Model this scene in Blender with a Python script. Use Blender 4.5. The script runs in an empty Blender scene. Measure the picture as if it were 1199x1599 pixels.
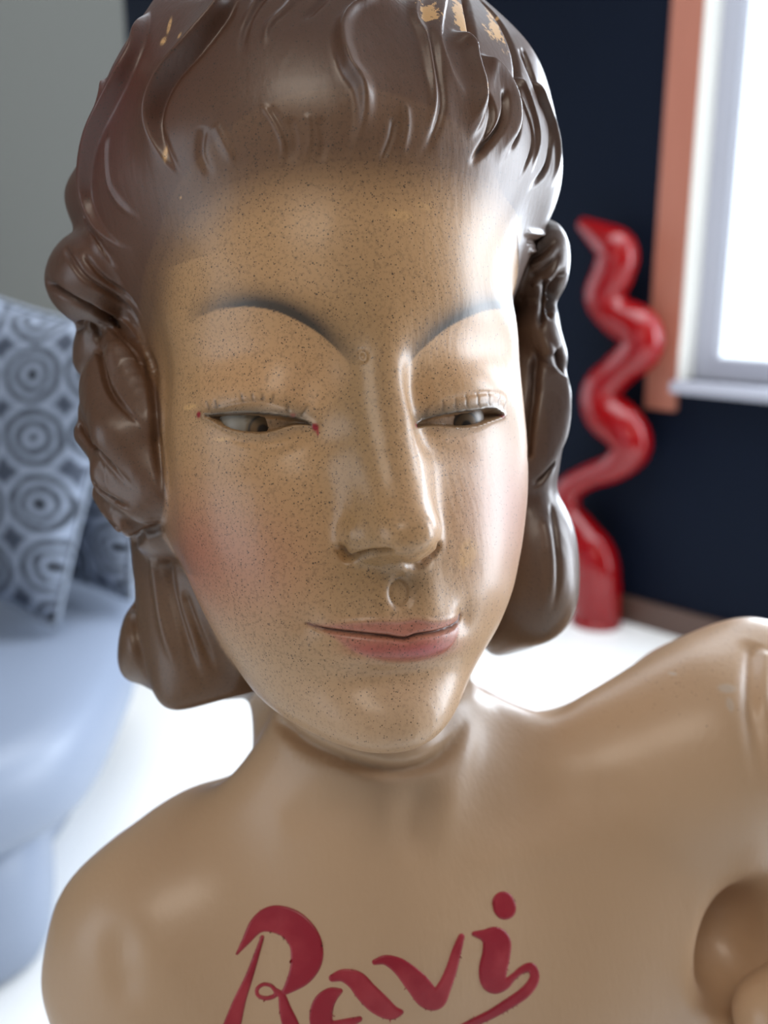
import bpy, bmesh, math, random
import numpy as np
from mathutils import Vector, Matrix
from mathutils.bvhtree import BVHTree
random.seed(4); RNG = np.random.default_rng(7)
SC = bpy.context.scene; COL = SC.collection
IW, IH, FPX = 1199, 1599, 1500.0
PITCH = math.radians(14.5); CAMH = 1.2
# ------------------------------------------------------------------ camera
cam_d = bpy.data.cameras.new('camera'); cam = bpy.data.objects.new('camera', cam_d); COL.objects.link(cam)
cam.location = (0, 0, CAMH); cam.rotation_euler = (math.pi/2-PITCH, 0, 0)
cam_d.sensor_fit = 'VERTICAL'; cam_d.sensor_height = 36; cam_d.lens = FPX/IH*36
cam_d.clip_start = 0.02; cam_d.dof.use_dof = True; cam_d.dof.focus_distance = 0.315; cam_d.dof.aperture_fstop = 7.5
SC.camera = cam
# ------------------------------------------------------------------ world, lights, exposure
wd = bpy.data.worlds.new('world'); SC.world = wd; wd.use_nodes = True
bg = wd.node_tree.nodes['Background']; bg.inputs[0].default_value = (0.80, 0.90, 1.0, 1); bg.inputs[1].default_value = 2.6
def area(name, loc, target, sx, sy, power, col, spread=180):
    l = bpy.data.lights.new(name, 'AREA'); l.shape = 'RECTANGLE'; l.size = sx; l.size_y = sy; l.energy = power; l.color = col
    l.spread = math.radians(spread)
    o = bpy.data.objects.new(name, l); COL.objects.link(o); o.location = loc
    o.rotation_euler = (Vector(target)-Vector(loc)).to_track_quat('-Z', 'Y').to_euler(); return o
area('side_window_light', (1.46, 2.42, 1.56), (0.2, 1.16, 1.36), 0.9, 1.3, 60, (0.80, 0.89, 1.0))
area('side_fill_light', (2.72, 1.16, 1.30), (0.0, 0.3, 1.25), 1.15, 2.0, 95, (0.84, 0.91, 1.0))  # cool side light added at an unseen opening for the face's sheen
area('floor_fill_light', (0.15, 2.15, 2.56), (0.15, 2.15, 0), 2.2, 1.5, 21, (0.95, 0.97, 1.0), 100)  # overhead light added out of view to turn the floor white
area('front_fill_light', (-0.20, -0.80, 2.40), (-0.05, 0.4, 1.15), 0.8, 0.7, 11, (1.0, 0.89, 0.76))  # warm fill added above and behind the camera; no window there
SC.view_settings.view_transform = 'Standard'; SC.view_settings.look = 'None'
SC.view_settings.exposure = -0.12; SC.view_settings.gamma = 1.0; SC.view_settings.use_curve_mapping = False
# ------------------------------------------------------------------ frames: sculpt space (cm) <-> world
POSE_R = np.array([0.0131076905, -0.0478177673, 0.302116272]); POSE_T = np.array([-2.68033827, -3.63988788, 39.4554577])
def rod(r):
    t = np.linalg.norm(r); k = r/t; K = np.array([[0,-k[2],k[1]],[k[2],0,-k[0]],[-k[1],k[0],0]])
    return np.eye(3)+np.sin(t)*K+(1-np.cos(t))*K@K
B0 = np.array([[1,0,0],[0,0,-1],[0,1,0]], float)
M_LC = B0@rod(POSE_R)                                   # sculpt -> camera (x right, y down, z forward), cm
s_, c_ = math.sin(PITCH), math.cos(PITCH)
M_CW = np.array([[1,0,0],[0,-s_,c_],[0,-c_,-s_]])        # camera -> world
def l2c(p): return p@M_LC.T+POSE_T
def c2w(p): return p@M_CW.T*0.01+np.array([0,0,CAMH])
def l2w(p): return c2w(l2c(p))
CAM_L = -M_LC.T@POSE_T
def l2p(p):
    c = l2c(p); return np.stack([IW/2+FPX*c[...,0]/c[...,2], IH/2+FPX*c[...,1]/c[...,2]], -1)
def pray(px, py):                                       # ray direction in sculpt space
    d = M_LC.T@np.array([(px-IW/2)/FPX, (py-IH/2)/FPX, 1.0]); return d/np.linalg.norm(d)
def wray(px, py):
    d = M_CW@np.array([(px-IW/2)/FPX, (py-IH/2)/FPX, 1.0]); return d
def at_z(px, py, z):                                    # world point on a level plane
    d = wray(px, py); return np.array([0,0,CAMH])+d*(z-CAMH)/d[2]
def at_y(px, py, y):
    d = wray(px, py); return np.array([0,0,CAMH])+d*y/d[1]
# ------------------------------------------------------------------ object helpers
def tag(o, label=None, cat=None, group=None, kind=None):
    if label: o['label'] = label
    if cat: o['category'] = cat
    if group: o['group'] = group
    if kind: o['kind'] = kind
    return o
def link(name, me, mat=None, parent=None, smooth=True):
    o = bpy.data.objects.new(name, me); COL.objects.link(o)
    if mat: me.materials.append(mat)
    if smooth and len(me.polygons): me.polygons.foreach_set('use_smooth', np.ones(len(me.polygons), bool))
    if parent:
        o.parent = parent; o.matrix_parent_inverse = Matrix.Translation(-parent.location)
    return o
def empty(name, loc):
    o = bpy.data.objects.new(name, None); COL.objects.link(o); o.location = loc; o.empty_display_size = 0.05; return o
def mesh_np(name, V, Q):
    me = bpy.data.meshes.new(name); n = len(Q); k = Q.shape[1]
    me.vertices.add(len(V)); me.vertices.foreach_set('co', np.asarray(V, np.float32).ravel())
    me.loops.add(n*k); me.loops.foreach_set('vertex_index', Q.astype(np.int32).ravel())
    me.polygons.add(n); me.polygons.foreach_set('loop_start', np.arange(0, n*k, k, dtype=np.int32))
    me.update(calc_edges=True); return me
def box_bm(bm, c, h, R=None):
    vs = []
    for dz in (-1, 1):
        for dx, dy in ((-1,-1),(1,-1),(1,1),(-1,1)):
            v = Vector((dx*h[0], dy*h[1], dz*h[2]))
            if R is not None: v = R@v
            vs.append(bm.verts.new(v+Vector(c)))
    for f in ((3,2,1,0),(4,5,6,7),(0,1,5,4),(1,2,6,5),(2,3,7,6),(3,0,4,7)): bm.faces.new([vs[i] for i in f])
def box(name, c, h, mat, parent=None, rz=0, bevel=0, seg=2):
    bm = bmesh.new(); box_bm(bm, (0,0,0), h, Matrix.Rotation(rz, 3, 'Z'))
    if bevel: bmesh.ops.bevel(bm, geom=bm.edges[:], offset=bevel, segments=seg, profile=0.5, affect='EDGES')
    for v in bm.verts: v.co += Vector(c)
    me = bpy.data.meshes.new(name); bm.to_mesh(me); bm.free(); return link(name, me, mat, parent, smooth=bool(bevel) and seg > 2)
# ------------------------------------------------------------------ materials
def mat(name, col=(.5,.5,.5), rough=.5, **kw):
    m = bpy.data.materials.new(name); m.use_nodes = True; b = m.node_tree.nodes['Principled BSDF']
    b.inputs['Base Color'].default_value = (*col, 1); b.inputs['Roughness'].default_value = rough
    for k, v in kw.items(): b.inputs[k.replace('_', ' ')].default_value = v
    return m
def nd(m, t, **kw):
    n = m.node_tree.nodes.new(t)
    for k, v in kw.items():
        if k in n.inputs.keys(): n.inputs[k].default_value = v
        else: setattr(n, k, v)
    return n
def lk(m, a, b): m.node_tree.links.new(a, b)
def bump_noise(m, scale, strength, dist=0.001, coord='Object', detail=4):
    tc = nd(m, 'ShaderNodeTexCoord'); n = nd(m, 'ShaderNodeTexNoise', Scale=scale, Detail=detail); bp = nd(m, 'ShaderNodeBump', Strength=strength, Distance=dist)
    lk(m, tc.outputs[coord], n.inputs['Vector']); lk(m, n.outputs['Fac'], bp.inputs['Height']); lk(m, bp.outputs['Normal'], m.node_tree.nodes['Principled BSDF'].inputs['Normal'])
    return n
M_NAVY = mat('navy_wall_paint', (0.002, 0.005, 0.014), .6, Specular_IOR_Level=.12); bump_noise(M_NAVY, 60, .15)
M_GREY = mat('grey_wall_paint', (0.085, 0.085, 0.075), .8); bump_noise(M_GREY, 80, .1)
M_WHITE = mat('grey_plaster', (0.28, 0.27, 0.26), .8); bump_noise(M_WHITE, 80, .1)
M_FLOOR = mat('pale_polished_floor', (0.88, 0.88, 0.86), .35); bump_noise(M_FLOOR, 15, .05)
M_CASING = mat('salmon_wood_casing', (0.62, 0.20, 0.10), .4)
M_FRAME = mat('grey_window_frame', (0.42, 0.42, 0.48), .4)
M_JAMB = mat('cream_window_jamb', (0.98, 0.96, 0.88), .3)
M_SKIRT = mat('brown_skirting', (0.10, 0.055, 0.04), .5)
M_GLASS = mat('window_glass', (1,1,1), 0.0, Transmission_Weight=1.0, IOR=1.02)
M_RED = mat('red_lacquer', (0.24, 0.0015, 0.003), .12)
M_LEATHER = mat('pale_blue_leather', (0.21, 0.25, 0.33), .45); bump_noise(M_LEATHER, 90, .1)
def wood_grain(m, c1, c2):
    tc = nd(m, 'ShaderNodeTexCoord'); mp = nd(m, 'ShaderNodeMapping'); mp.inputs['Scale'].default_value = (30, 30, 2)
    n = nd(m, 'ShaderNodeTexNoise', Scale=2.0, Detail=5.0); r = nd(m, 'ShaderNodeValToRGB')
    r.color_ramp.elements[0].color = (*c1, 1); r.color_ramp.elements[1].color = (*c2, 1)
    lk(m, tc.outputs['Object'], mp.inputs[0]); lk(m, mp.outputs[0], n.inputs['Vector']); lk(m, n.outputs['Fac'], r.inputs[0])
    lk(m, r.outputs[0], m.node_tree.nodes['Principled BSDF'].inputs['Base Color'])
wood_grain(M_CASING, (0.36,0.12,0.075), (0.46,0.17,0.11))
# ------------------------------------------------------------------ room (its walls stand at 45 degrees to the view)
D1 = np.array([.7071, -.7071]); N1 = np.array([-.7071, -.7071])   # along the navy wall, into the room
O1 = np.array([0.94, 3.04])                                         # foot of the window's left edge
def wall_seg(name, s0, s1, z0, z1, m, th=.06, off=0):
    c = O1+D1*(s0+s1)/2-N1*(th+off); return tag(box(name, (c[0], c[1], (z0+z1)/2), ((s1-s0)/2, th, (z1-z0)/2), m, rz=-math.pi/4), kind='structure')
CEIL = 2.6
W0, W1, SILL, WTOP = 0.0, 1.45, .845, 2.25
def wall_with_holes(name, s0, s1, holes, m):
    bm = bmesh.new(); R = Matrix.Rotation(-math.pi/4, 3, 'Z')
    def seg(a, b, z0, z1):
        c = O1+D1*(a+b)/2-N1*.06; box_bm(bm, (c[0], c[1], (z0+z1)/2), ((b-a)/2, .06, (z1-z0)/2), R)
    x = s0
    for a, b, z0, z1 in holes:
        seg(x, a, 0, CEIL)
        if z0 > 0: seg(a, b, 0, z0)
        seg(a, b, z1, CEIL); x = b
    seg(x, s1, 0, CEIL)
    me = bpy.data.meshes.new(name); bm.to_mesh(me); bm.free(); return tag(link(name, me, m, smooth=False), kind='structure')
wall_with_holes('wall_back', -5.2, 3.6, [(W0, W1, SILL, WTOP), (1.95, 3.2, 0.0, 2.2)], M_NAVY)
# floor and ceiling (the ceiling's opening over the pale floor is unseen, added for light)
tag(box('floor', (-.2, 1.0, -.05), (4.8, 6.6, .05), M_FLOOR), kind='structure')
bm = bmesh.new()
for x0, x1, y0, y1 in ((-4.8, -.95, -4.2, 8.0), (1.25, 4.4, -4.2, 8.0), (-.95, 1.25, -4.2, 1.4), (-.95, 1.25, 2.9, 8.0)):
    box_bm(bm, ((x0+x1)/2, (y0+y1)/2, CEIL+.05), ((x1-x0)/2, (y1-y0)/2, .05))
r_ = bmesh.ops.bisect_plane(bm, geom=bm.verts[:]+bm.edges[:]+bm.faces[:], plane_co=(O1[0]+.085, O1[1]+.085, 0), plane_no=(.7071, .7071, 0), clear_outer=True)
me = bpy.data.meshes.new('ceiling'); bm.to_mesh(me); bm.free(); tag(link('ceiling', me, M_WHITE, smooth=False), kind='structure')
# grey wall on the left, ends in a free corner behind the daybed
GW = np.array([-.69, 2.80]); GD = np.array([-.7071, -.7071])
c = GW+GD*2.0+np.array([-.7071, .7071])*.06
tag(box('wall_left', (c[0], c[1], CEIL/2), (2.0, .06, CEIL/2), M_GREY, rz=math.pi/4), kind='structure')
tag(box('wall_front', (-.2, -3.6, CEIL/2), (4.5, .06, CEIL/2), M_WHITE), kind='structure')
tag(box('wall_right', (4.3, -1.2, CEIL/2), (.06, 2.4, CEIL/2), M_WHITE), kind='structure')
# window 1
def wpt(s, d, z): p = O1+D1*s+N1*d; return (p[0], p[1], z)
win = empty('window_1', wpt((W0+W1)/2, 0, SILL)); tag(win, kind='structure')
def wbox(name, s0, s1, d0, d1, z0, z1, m, bev=.004):
    return box(name, wpt((s0+s1)/2, (d0+d1)/2, (z0+z1)/2), ((s1-s0)/2, (d1-d0)/2, (z1-z0)/2), m, win, rz=-math.pi/4, bevel=bev)
wbox('casing', -.115, -.006, 0, .022, .745, 2.42, M_CASING)
wbox('casing', W1+.006, W1+.115, 0, .022, .745, 2.42, M_CASING)
wbox('casing', -.006, W1+.006, 0, .022, WTOP, 2.42, M_CASING)
wbox('jamb', -.006, .010, -.12, .024, SILL, WTOP, M_JAMB)
wbox('jamb', W1-.010, W1+.006, -.12, .024, SILL, WTOP, M_JAMB)
wbox('sill', -.004, W1+.05, -.12, .07, SILL-.035, SILL, M_FRAME)
wbox('frame', .010, .075, -.10, -.05, SILL, WTOP, M_FRAME)
wbox('frame', W1-.075, W1-.010, -.10, -.05, SILL, WTOP, M_FRAME)
wbox('frame', .075, W1-.075, -.10, -.05, SILL, SILL+.07, M_FRAME)
wbox('frame', .075, W1-.075, -.10, -.05, WTOP-.07, WTOP, M_FRAME)
wbox('pane', .075, W1-.075, -.078, -.072, SILL+.07, WTOP-.07, M_GLASS, bev=0)
# skirting boards
c = O1+D1*.1+N1*.009
tag(box('baseboard_back', (c[0], c[1], .045), (1.8, .009, .045), M_SKIRT, rz=-math.pi/4), kind='structure')
# ------------------------------------------------------------------ BUST: one signed-distance sculpt, meshed, refined, carved and painted
def smin(a, b, k):
    h = np.maximum(k-np.abs(a-b), 0)/k; return np.minimum(a, b)-h*h*k*.25
def smax(a, b, k): return -smin(-a, -b, k)
def ell(P, c, r, rz=0, ry=0):
    q = P-np.array(c, np.float32)
    if rz: ca, sa = math.cos(rz), math.sin(rz); q = np.stack([q[:,0]*ca+q[:,1]*sa, -q[:,0]*sa+q[:,1]*ca, q[:,2]], 1)
    if ry: ca, sa = math.cos(ry), math.sin(ry); q = np.stack([q[:,0]*ca-q[:,2]*sa, q[:,1], q[:,0]*sa+q[:,2]*ca], 1)
    r = np.array(r, np.float32); k0 = np.linalg.norm(q/r, axis=1); k1 = np.linalg.norm(q/(r*r), axis=1)+1e-6
    return k0*(k0-1)/k1
def cap(P, a, b, ra, rb):
    a = np.array(a, np.float32); b = np.array(b, np.float32); ab = b-a
    t = np.clip(((P-a)@ab)/(ab@ab), 0, 1); return np.linalg.norm(P-a-t[:,None]*ab, axis=1)-(ra+(rb-ra)*t)
def tab(z, zs, vs):
    g = np.linspace(zs[0], zs[-1], 400); v = np.interp(g, zs, vs); k = np.exp(-np.linspace(-2.2, 2.2, 25)**2); k /= k.sum()
    v = np.convolve(np.pad(v, 12, mode='edge'), k, 'valid'); return np.interp(z, g, v)
ZS = [-13, -12.2, -11.6, -10.6, -9.2, -8, -6.5, -5, -3, -1, 1, 3, 5, 7, 9, 12]
ZW = [1.2, 2.1, 2.9, 3.9, 4.9, 5.6, 6.25, 6.7, 7.1, 7.15, 7.0, 7.0, 7.0, 6.7, 6.0, 4.5]
ZP = [7.4, 8.6, 9.1, 9.4, 9.0, 9.2, 9.45, 9.35, 9.15, 8.95, 9.1, 9.45, 9.5, 9.2, 8.6, 7.0]
def at_d(px, py, ysurf, r):                              # sculpt point of radius r whose front touches depth ysurf at a pixel
    d = pray(px, py); return CAM_L+d*((ysurf+r-CAM_L[1])/d[1])
def f_skin(P):
    x, y, z = P[:,0], P[:,1], P[:,2]
    W = tab(z, ZS, ZW); D = np.where(y < 0, tab(z, ZS, ZP), 6.5); n = 2.25
    fc = ((np.abs(x/W)**n+np.abs(y/D)**n)**(1/n)-1)*np.minimum(W, 6)*.8
    fc = smax(fc, z-10.5, 1.0)
    nrm = np.array([0, .24, -1.0]); nrm /= np.linalg.norm(nrm)
    jaw = (P-np.array([0, -8.2, -11.9], np.float32))@nrm
    f = smax(fc, jaw.astype(np.float32), 1.3)
    # nose: bridge flows into the brow, tip and wings stay crisp
    br = cap(P, at_d(582,560,-9.15,.75), at_d(597,690,-10.1,.80), .75, .80); br = smin(br, cap(P, at_d(597,690,-10.1,.80), at_d(622,800,-11.1,.82), .80, .82), .6)
    f = smin(f, br, 1.6)
    tp = smin(ell(P, at_d(632,832,-11.7,.95), (1.0,.95,.88)), cap(P, at_d(630,862,-10.8,.35), at_d(628,876,-9.8,.35), .36, .3), .5)
    tp = smin(tp, ell(P, at_d(569,836,-10.2,.75), (.74,.9,.66)), .6); tp = smin(tp, ell(P, at_d(661,834,-10.25,.7), (.50,.80,.62)), .5)
    f = smin(f, tp, .42)
    # neck and torso
    neck = cap(P, (1.9, 3.0, -7), (2.0, 1.8, -20), 5.0, 5.2)
    t = ell(P, (3.2, 3.5, -28), (13.0, 7.0, 12.5), 0, 0)
    t = smin(t, cap(P, (-1.0, 3.5, -17.5), (-6.4, 4.0, -21.0), 3.0, 4.3), 3.5)
    t = smin(t, cap(P, (-6.4, 4.0, -21.0), (-8.2, 4.2, -38), 4.3, 4.0), 2.0)
    t = smin(t, cap(P, (7.0, 3.0, -17.5), (17.5, 0.5, -15.5), 3.2, 4.6), 4.0)
    t = smin(t, ell(P, (12.0, 1.5, -23), (8.0, 5.0, 8.0)), 4.0)
    t = smin(t, cap(P, (17.5, 0.5, -15.5), (27, -1.0, -15.6), 4.7, 4.9), 2.5)
    f2 = smin(neck, t, 4.0)
    f = smin(f, f2, .3)
    t2 = ell(P, (20, 3.0, -27), (9.0, 5.5, 14)); f = smin(f, t2, 3.0)
    # armpit hollow and the forearm below it
    f = smax(f, -ell(P, at_d(1182,1500,-7.6,4.0), (2.5, 4.2, 2.9)), 1.4)
    f = smin(f, ell(P, at_d(1218,1480,-2.0,2.0), (2.7, 2.0, 2.5)), .3)
    f = smin(f, cap(P, at_d(1215,1585,-6.3,1.9), at_d(1290,1560,-6.5,2.2), 1.9, 2.3), .5)
    return f
def f_hair(P):
    x, y, z = P[:,0], P[:,1], P[:,2]
    h = ell(P, (.4, 1.2, 9.6), (9.3, 10.1, 10.2))
    h = smin(h, ell(P, (.2, 4.5, 1.0), (8.6, 6.5, 12.5)), 2.5)
    h = smax(h, -(z+11.4), 1.2)
    h = smax(h, -(ell(P, (0, -6.5, -3.5), (6.3, 8.5, 10.6))), .6)
    # left side (image): roll above the ear, twisted lock, straight fall
    h = smin(h, ell(P, (-8.4, 1.6, 5.9), (2.0, 3.2, 2.0), 0, .35), .35)
    h = smin(h, ell(P, (-8.7, 3.2, 3.6), (1.1, 2.0, 1.3)), .3)
    h = smin(h, ell(P, (-7.2, .6, -.8), (2.0, 2.7, 4.9), 0, -.12), .5)
    for pl, r in (([(178,560,-1.8),(228,655,-3.3)], .85), ([(150,590,-1.2),(190,680,-2.9),(236,765,-3.5)], 1.1), ([(135,690,-.6),(165,745,-1.8),(215,792,-2.9)], .85), ([(150,772,-.2),(190,825,-1.5)], .7)):
        for i in range(len(pl)-1): h = smin(h, cap(P, at_d(*pl[i], r), at_d(*pl[i+1], r), r*.95 if i == 0 else r, r if i == 0 and len(pl) > 2 else r*.8), .22 if i == 0 else .5)
    h = smin(h, smax(ell(P, (-4.9, 3.2, -8.0), (2.9, 3.6, 8.0), 0, -.05), -(z+11.3), .8), .5)
    h = smin(h, ell(P, (-7.4, 4.2, -8.9), (1.3, 2.0, 1.9)), .3)
    # right side
    h = smin(h, ell(P, (9.3, -1.2, 6.2), (1.5, 2.6, 1.9)), .3)
    h = smin(h, ell(P, (9.4, -1.2, 3.2), (1.35, 2.4, 1.7)), .3)
    h = smin(h, ell(P, (8.6, -.6, -.6), (2.2, 2.8, 4.0), 0, .05), .4)
    h = smin(h, ell(P, (8.8, .3, -6.4), (2.6, 3.6, 4.6), 0, -.05), .5)
    return h
UPL = M_LC.T@M_CW.T[:, 2]                               # world up, in sculpt space
CUT_Z = float(l2w(np.array([2.0, 3.5, -34.0]))[2])       # the bust ends on a level plane
W0Z = float(l2w(np.zeros(3))[2])
def l2wz(P): return W0Z+(P@UPL.astype(np.float32))*.01
def f_all(P):
    P = P.astype(np.float32); a = f_skin(P); b = f_hair(P)
    k = .35+1.6*np.clip((P[:,2]-3)/5, 0, 1)*np.clip((-P[:,1]-2)/5, 0, 1)
    f = smin(a, b, k); return smax(f, (CUT_Z-l2wz(P))*100, .5)
def surface_nets(fn, lo, hi, h, BS=8):
    lo = np.array(lo, float); nb = np.ceil((np.array(hi)-lo)/(h*BS)).astype(int)
    g = np.stack(np.meshgrid(*[np.arange(n) for n in nb], indexing='ij'), -1).reshape(-1, 3)
    f = fn(lo+(g+.5)*h*BS); g = g[np.abs(f) < h*BS*1.25]
    off = np.stack(np.meshgrid(*[np.arange(BS+1)]*3, indexing='ij'), -1).reshape(-1, 3)
    keys, pts, edges = [], [], [[], [], []]
    N = (nb*BS+2).astype(np.int64); key = lambda a: (a[...,0].astype(np.int64)*N[1]+a[...,1])*N[2]+a[...,2]
    for i in range(0, len(g), 1500):
        gb = g[i:i+1500]; idx = gb[:,None,:]*BS+off[None]; F = fn((lo+idx*h).reshape(-1, 3)).reshape(len(gb), BS+1, BS+1, BS+1); S = F < 0
        I = idx.reshape(len(gb), BS+1, BS+1, BS+1, 3)
        acc = np.zeros((len(gb), BS, BS, BS, 3)); cnt = np.zeros((len(gb), BS, BS, BS))
        for ax in range(3):
            A = [slice(None)]*4; Bs = [slice(None)]*4; A[ax+1] = slice(0, BS); Bs[ax+1] = slice(1, BS+1); A = tuple(A); Bs = tuple(Bs)
            f0, f1 = F[A], F[Bs]; cr = S[A] != S[Bs]; t = np.where(cr, f0/(np.where(cr, f0-f1, 1)), 0)
            o1, o2 = [a for a in range(3) if a != ax]
            for d1 in (0, 1):
                for d2 in (0, 1):
                    sl = [slice(None)]*4; sl[o1+1] = slice(d1, BS+d1); sl[o2+1] = slice(d2, BS+d2); sl = tuple(sl)
                    c = cr[sl]; p = np.zeros(c.shape+(3,)); p[..., ax] = t[sl]; p[..., o1] = d1; p[..., o2] = d2
                    acc += p*c[..., None]; cnt += c
            sl = (slice(None),)+(slice(0, BS),)*3; c = cr[sl]
            edges[ax].append(np.c_[I[:, :BS, :BS, :BS][c], S[A][sl][c]])
        m = cnt > 0; ii = I[:, :BS, :BS, :BS][m]
        keys.append(key(ii)); pts.append(lo+(ii+acc[m]/cnt[m][:, None])*h)
    keys = np.concatenate(keys); pts = np.concatenate(pts); o = np.argsort(keys); keys, pts = keys[o], pts[o]
    Q = []
    for ax in range(3):
        e = np.concatenate(edges[ax]); o1, o2 = [(1,2),(2,0),(0,1)][ax]; q = []
        for d1, d2 in ((0,0),(1,0),(1,1),(0,1)):
            c = e[:, :3].copy(); c[:, o1] -= d1; c[:, o2] -= d2; kk = key(c); j = np.clip(np.searchsorted(keys, kk), 0, len(keys)-1)
            q.append(np.where(keys[j] == kk, j, -1))
        q = np.stack(q, 1); ok = (q >= 0).all(1); q = q[ok]; s = e[ok, 3].astype(bool); q[~s] = q[~s][:, ::-1]; Q.append(q)
    return pts, np.concatenate(Q)
def sstep(x, a, b): t = np.clip((x-a)/(b-a), 0, 1); return t*t*(3-2*t)
def vnormals(V, Q):
    n = np.cross(V[Q[:,2]]-V[Q[:,0]], V[Q[:,3]]-V[Q[:,1]]); N = np.zeros_like(V)
    for k in range(4):
        for a in range(3): N[:, a] += np.bincount(Q[:, k], n[:, a], len(V))
    return N/(np.linalg.norm(N, axis=1)[:, None]+1e-12)
def smooth(V, Q, it, w=.5, mask=None):
    deg = np.zeros(len(V))
    for k in range(4): deg += np.bincount(Q[:, k], minlength=len(V))*2
    for _ in range(it):
        A = np.zeros_like(V)
        for k in range(4):
            for nb in (Q[:, (k+1) % 4], Q[:, (k+3) % 4]):
                for a in range(3): A[:, a] += np.bincount(Q[:, k], V[nb, a], len(V))
        d = (A/np.maximum(deg, 1)[:, None]-V)*w
        V = V+(d if mask is None else d*mask[:, None])
    return V
def subdiv(V, Q, g):
    me = mesh_np('tmp', V, Q); at_ = me.attributes.new('g', 'FLOAT', 'POINT'); at_.data.foreach_set('value', g.astype(np.float32)); o = bpy.data.objects.new('tmp', me); COL.objects.link(o)
    md = o.modifiers.new('s', 'SUBSURF'); md.levels = 1; md.subdivision_type = 'CATMULL_CLARK'; md.boundary_smooth = 'PRESERVE_CORNERS'
    dg = bpy.context.evaluated_depsgraph_get(); m2 = o.evaluated_get(dg).data
    v = np.empty(len(m2.vertices)*3, np.float32); m2.vertices.foreach_get('co', v); q = np.empty(len(m2.loops), np.int32); m2.loops.foreach_get('vertex_index', q)
    g = np.empty(len(m2.vertices), np.float32); m2.attributes['g'].data.foreach_get('value', g)
    v = v.reshape(-1, 3).astype(float); q = q.reshape(-1, 4).astype(np.int64); bpy.data.objects.remove(o); bpy.data.meshes.remove(me); return v, q, g.astype(float)
import time; T0 = time.time()
def clock(s): print('[t] %s %.1f' % (s, time.time()-T0), flush=True)
V0, Q0 = surface_nets(f_all, (-16, -14, -39), (28, 15, 21), .225)
clock('nets %d' % len(Q0))
V0 = smooth(V0, Q0, 2, .5); V0 = smooth(V0, Q0, 30, .5, sstep(V0[:,2], -4.2, -2.2)*sstep(-V0[:,1], 4, 6)*sstep(-V0[:,2], -8, -5)); G0 = f_skin(V0.astype(np.float32))-f_hair(V0.astype(np.float32))
isb = (f_hair(V0.astype(np.float32)) < f_skin(V0.astype(np.float32)))
# ---- pull the outline and the landmarks onto their places
def lift(bvh, pts):
    out = []
    for px, py in pts:
        r = bvh.ray_cast(Vector(CAM_L), Vector(pray(px, py)))
        out.append(None if r[0] is None else np.array(r[0]))
    return out
def rbf(V, S, D, sig, lam=.05):
    S = np.array(S); D = np.array(D); K = np.exp(-((S[:,None]-S[None])**2).sum(-1)/(2*sig*sig))
    w = np.linalg.solve(K+lam*np.eye(len(S)), D); out = V.copy(); k = np.exp(-((V[:, None].astype(np.float32)-S[None].astype(np.float32))**2).sum(-1)/(2*sig*sig)); return out+k@w
def move_to(p, t):                                       # offset that brings sculpt point p onto the ray through pixel t
    c = l2c(p); q = np.array([(t[0]-IW/2)/FPX*c[2], (t[1]-IH/2)/FPX*c[2], c[2]]); return (q-c)@M_LC
def sil_ctl(V, sub, pts, rng=70):                        # outline points, outside on the left-hand side when walking the list (image, y down)
    PX = l2p(V); idx = np.where(sub)[0]; P = PX[idx]; S, D = [], []
    pts = np.array(pts, float)
    for i in range(len(pts)):
        t = pts[min(i+1, len(pts)-1)]-pts[max(i-1, 0)]; t /= np.linalg.norm(t); n = np.array([t[1], -t[0]])
        d = P-pts[i]; a = d@n; b = d@t; m = (np.abs(b) < 9) & (np.abs(a) < rng)
        if not m.any(): print('no silhouette at', pts[i]); continue
        j = idx[np.where(m)[0][np.argmax(a[m])]]; S.append(V[j]); D.append(move_to(V[j], PX[j]+n*((pts[i]-PX[j])@n)))
    return S, D
HAIR_L = [(385,1093),(330,1098),(255,1105),(235,1078),(200,1065),(183,1020),(190,975),(210,930),(205,870),(190,840),(145,780),(125,700),(120,650),(124,600),(112,560),(115,520),(85,480),(70,440),(76,400),(100,365),(99,300),(125,250),(150,180),(185,110),(225,60),(240,15)]
HAIR_R = [(790,30),(833,90),(850,170),(860,280),(864,350),(882,390),(884,430),(874,480),(872,515),(888,560),(890,640),(878,700),(872,750),(892,810),(905,890),(903,935),(885,980),(850,1005),(800,1020),(765,1025)]
FACE_R = [(812,540),(815,600),(822,680),(822,780),(812,860),(788,955),(740,1060),(700,1135),(632,1173),(560,1160),(480,1133),(420,1095),(370,1040),(322,960),(292,890)]
BODY_L = [(65,1560),(70,1480),(90,1405),(130,1350),(200,1292),(300,1228),(385,1190)]
BODY_R = [(775,1085),(800,1102),(860,1110),(960,1060),(1050,1000),(1120,972),(1190,963)]
for it in range(2):
    vf = V0.astype(np.float32); hairv = f_hair(vf) < f_skin(vf) if it == 0 else hairv
    S, D = [], []
    for sub, pts, rng in ((hairv, HAIR_L, 75), (hairv, HAIR_R, 75), (~hairv & (V0[:,2] > -13.3) & (V0[:,1] < 2), FACE_R, 60), (~hairv & (V0[:,2] < -12), BODY_L, 90), (~hairv & (V0[:,2] < -8), BODY_R, 90)):
        a, b = sil_ctl(V0, sub, pts, rng); S += a; D += b
    V0 = rbf(V0, S, D, 1.6 if it == 0 else 1.2, .08)
def warp(V, Q, ctl, sig):
    bvh = BVHTree.FromPolygons(V.tolist(), Q.tolist()); S, D = [], []
    for a, b in ctl:
        p = lift(bvh, [a])[0]
        if p is not None: S.append(p); D.append(move_to(p, b))
    return rbf(V, S, D, sig)
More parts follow.
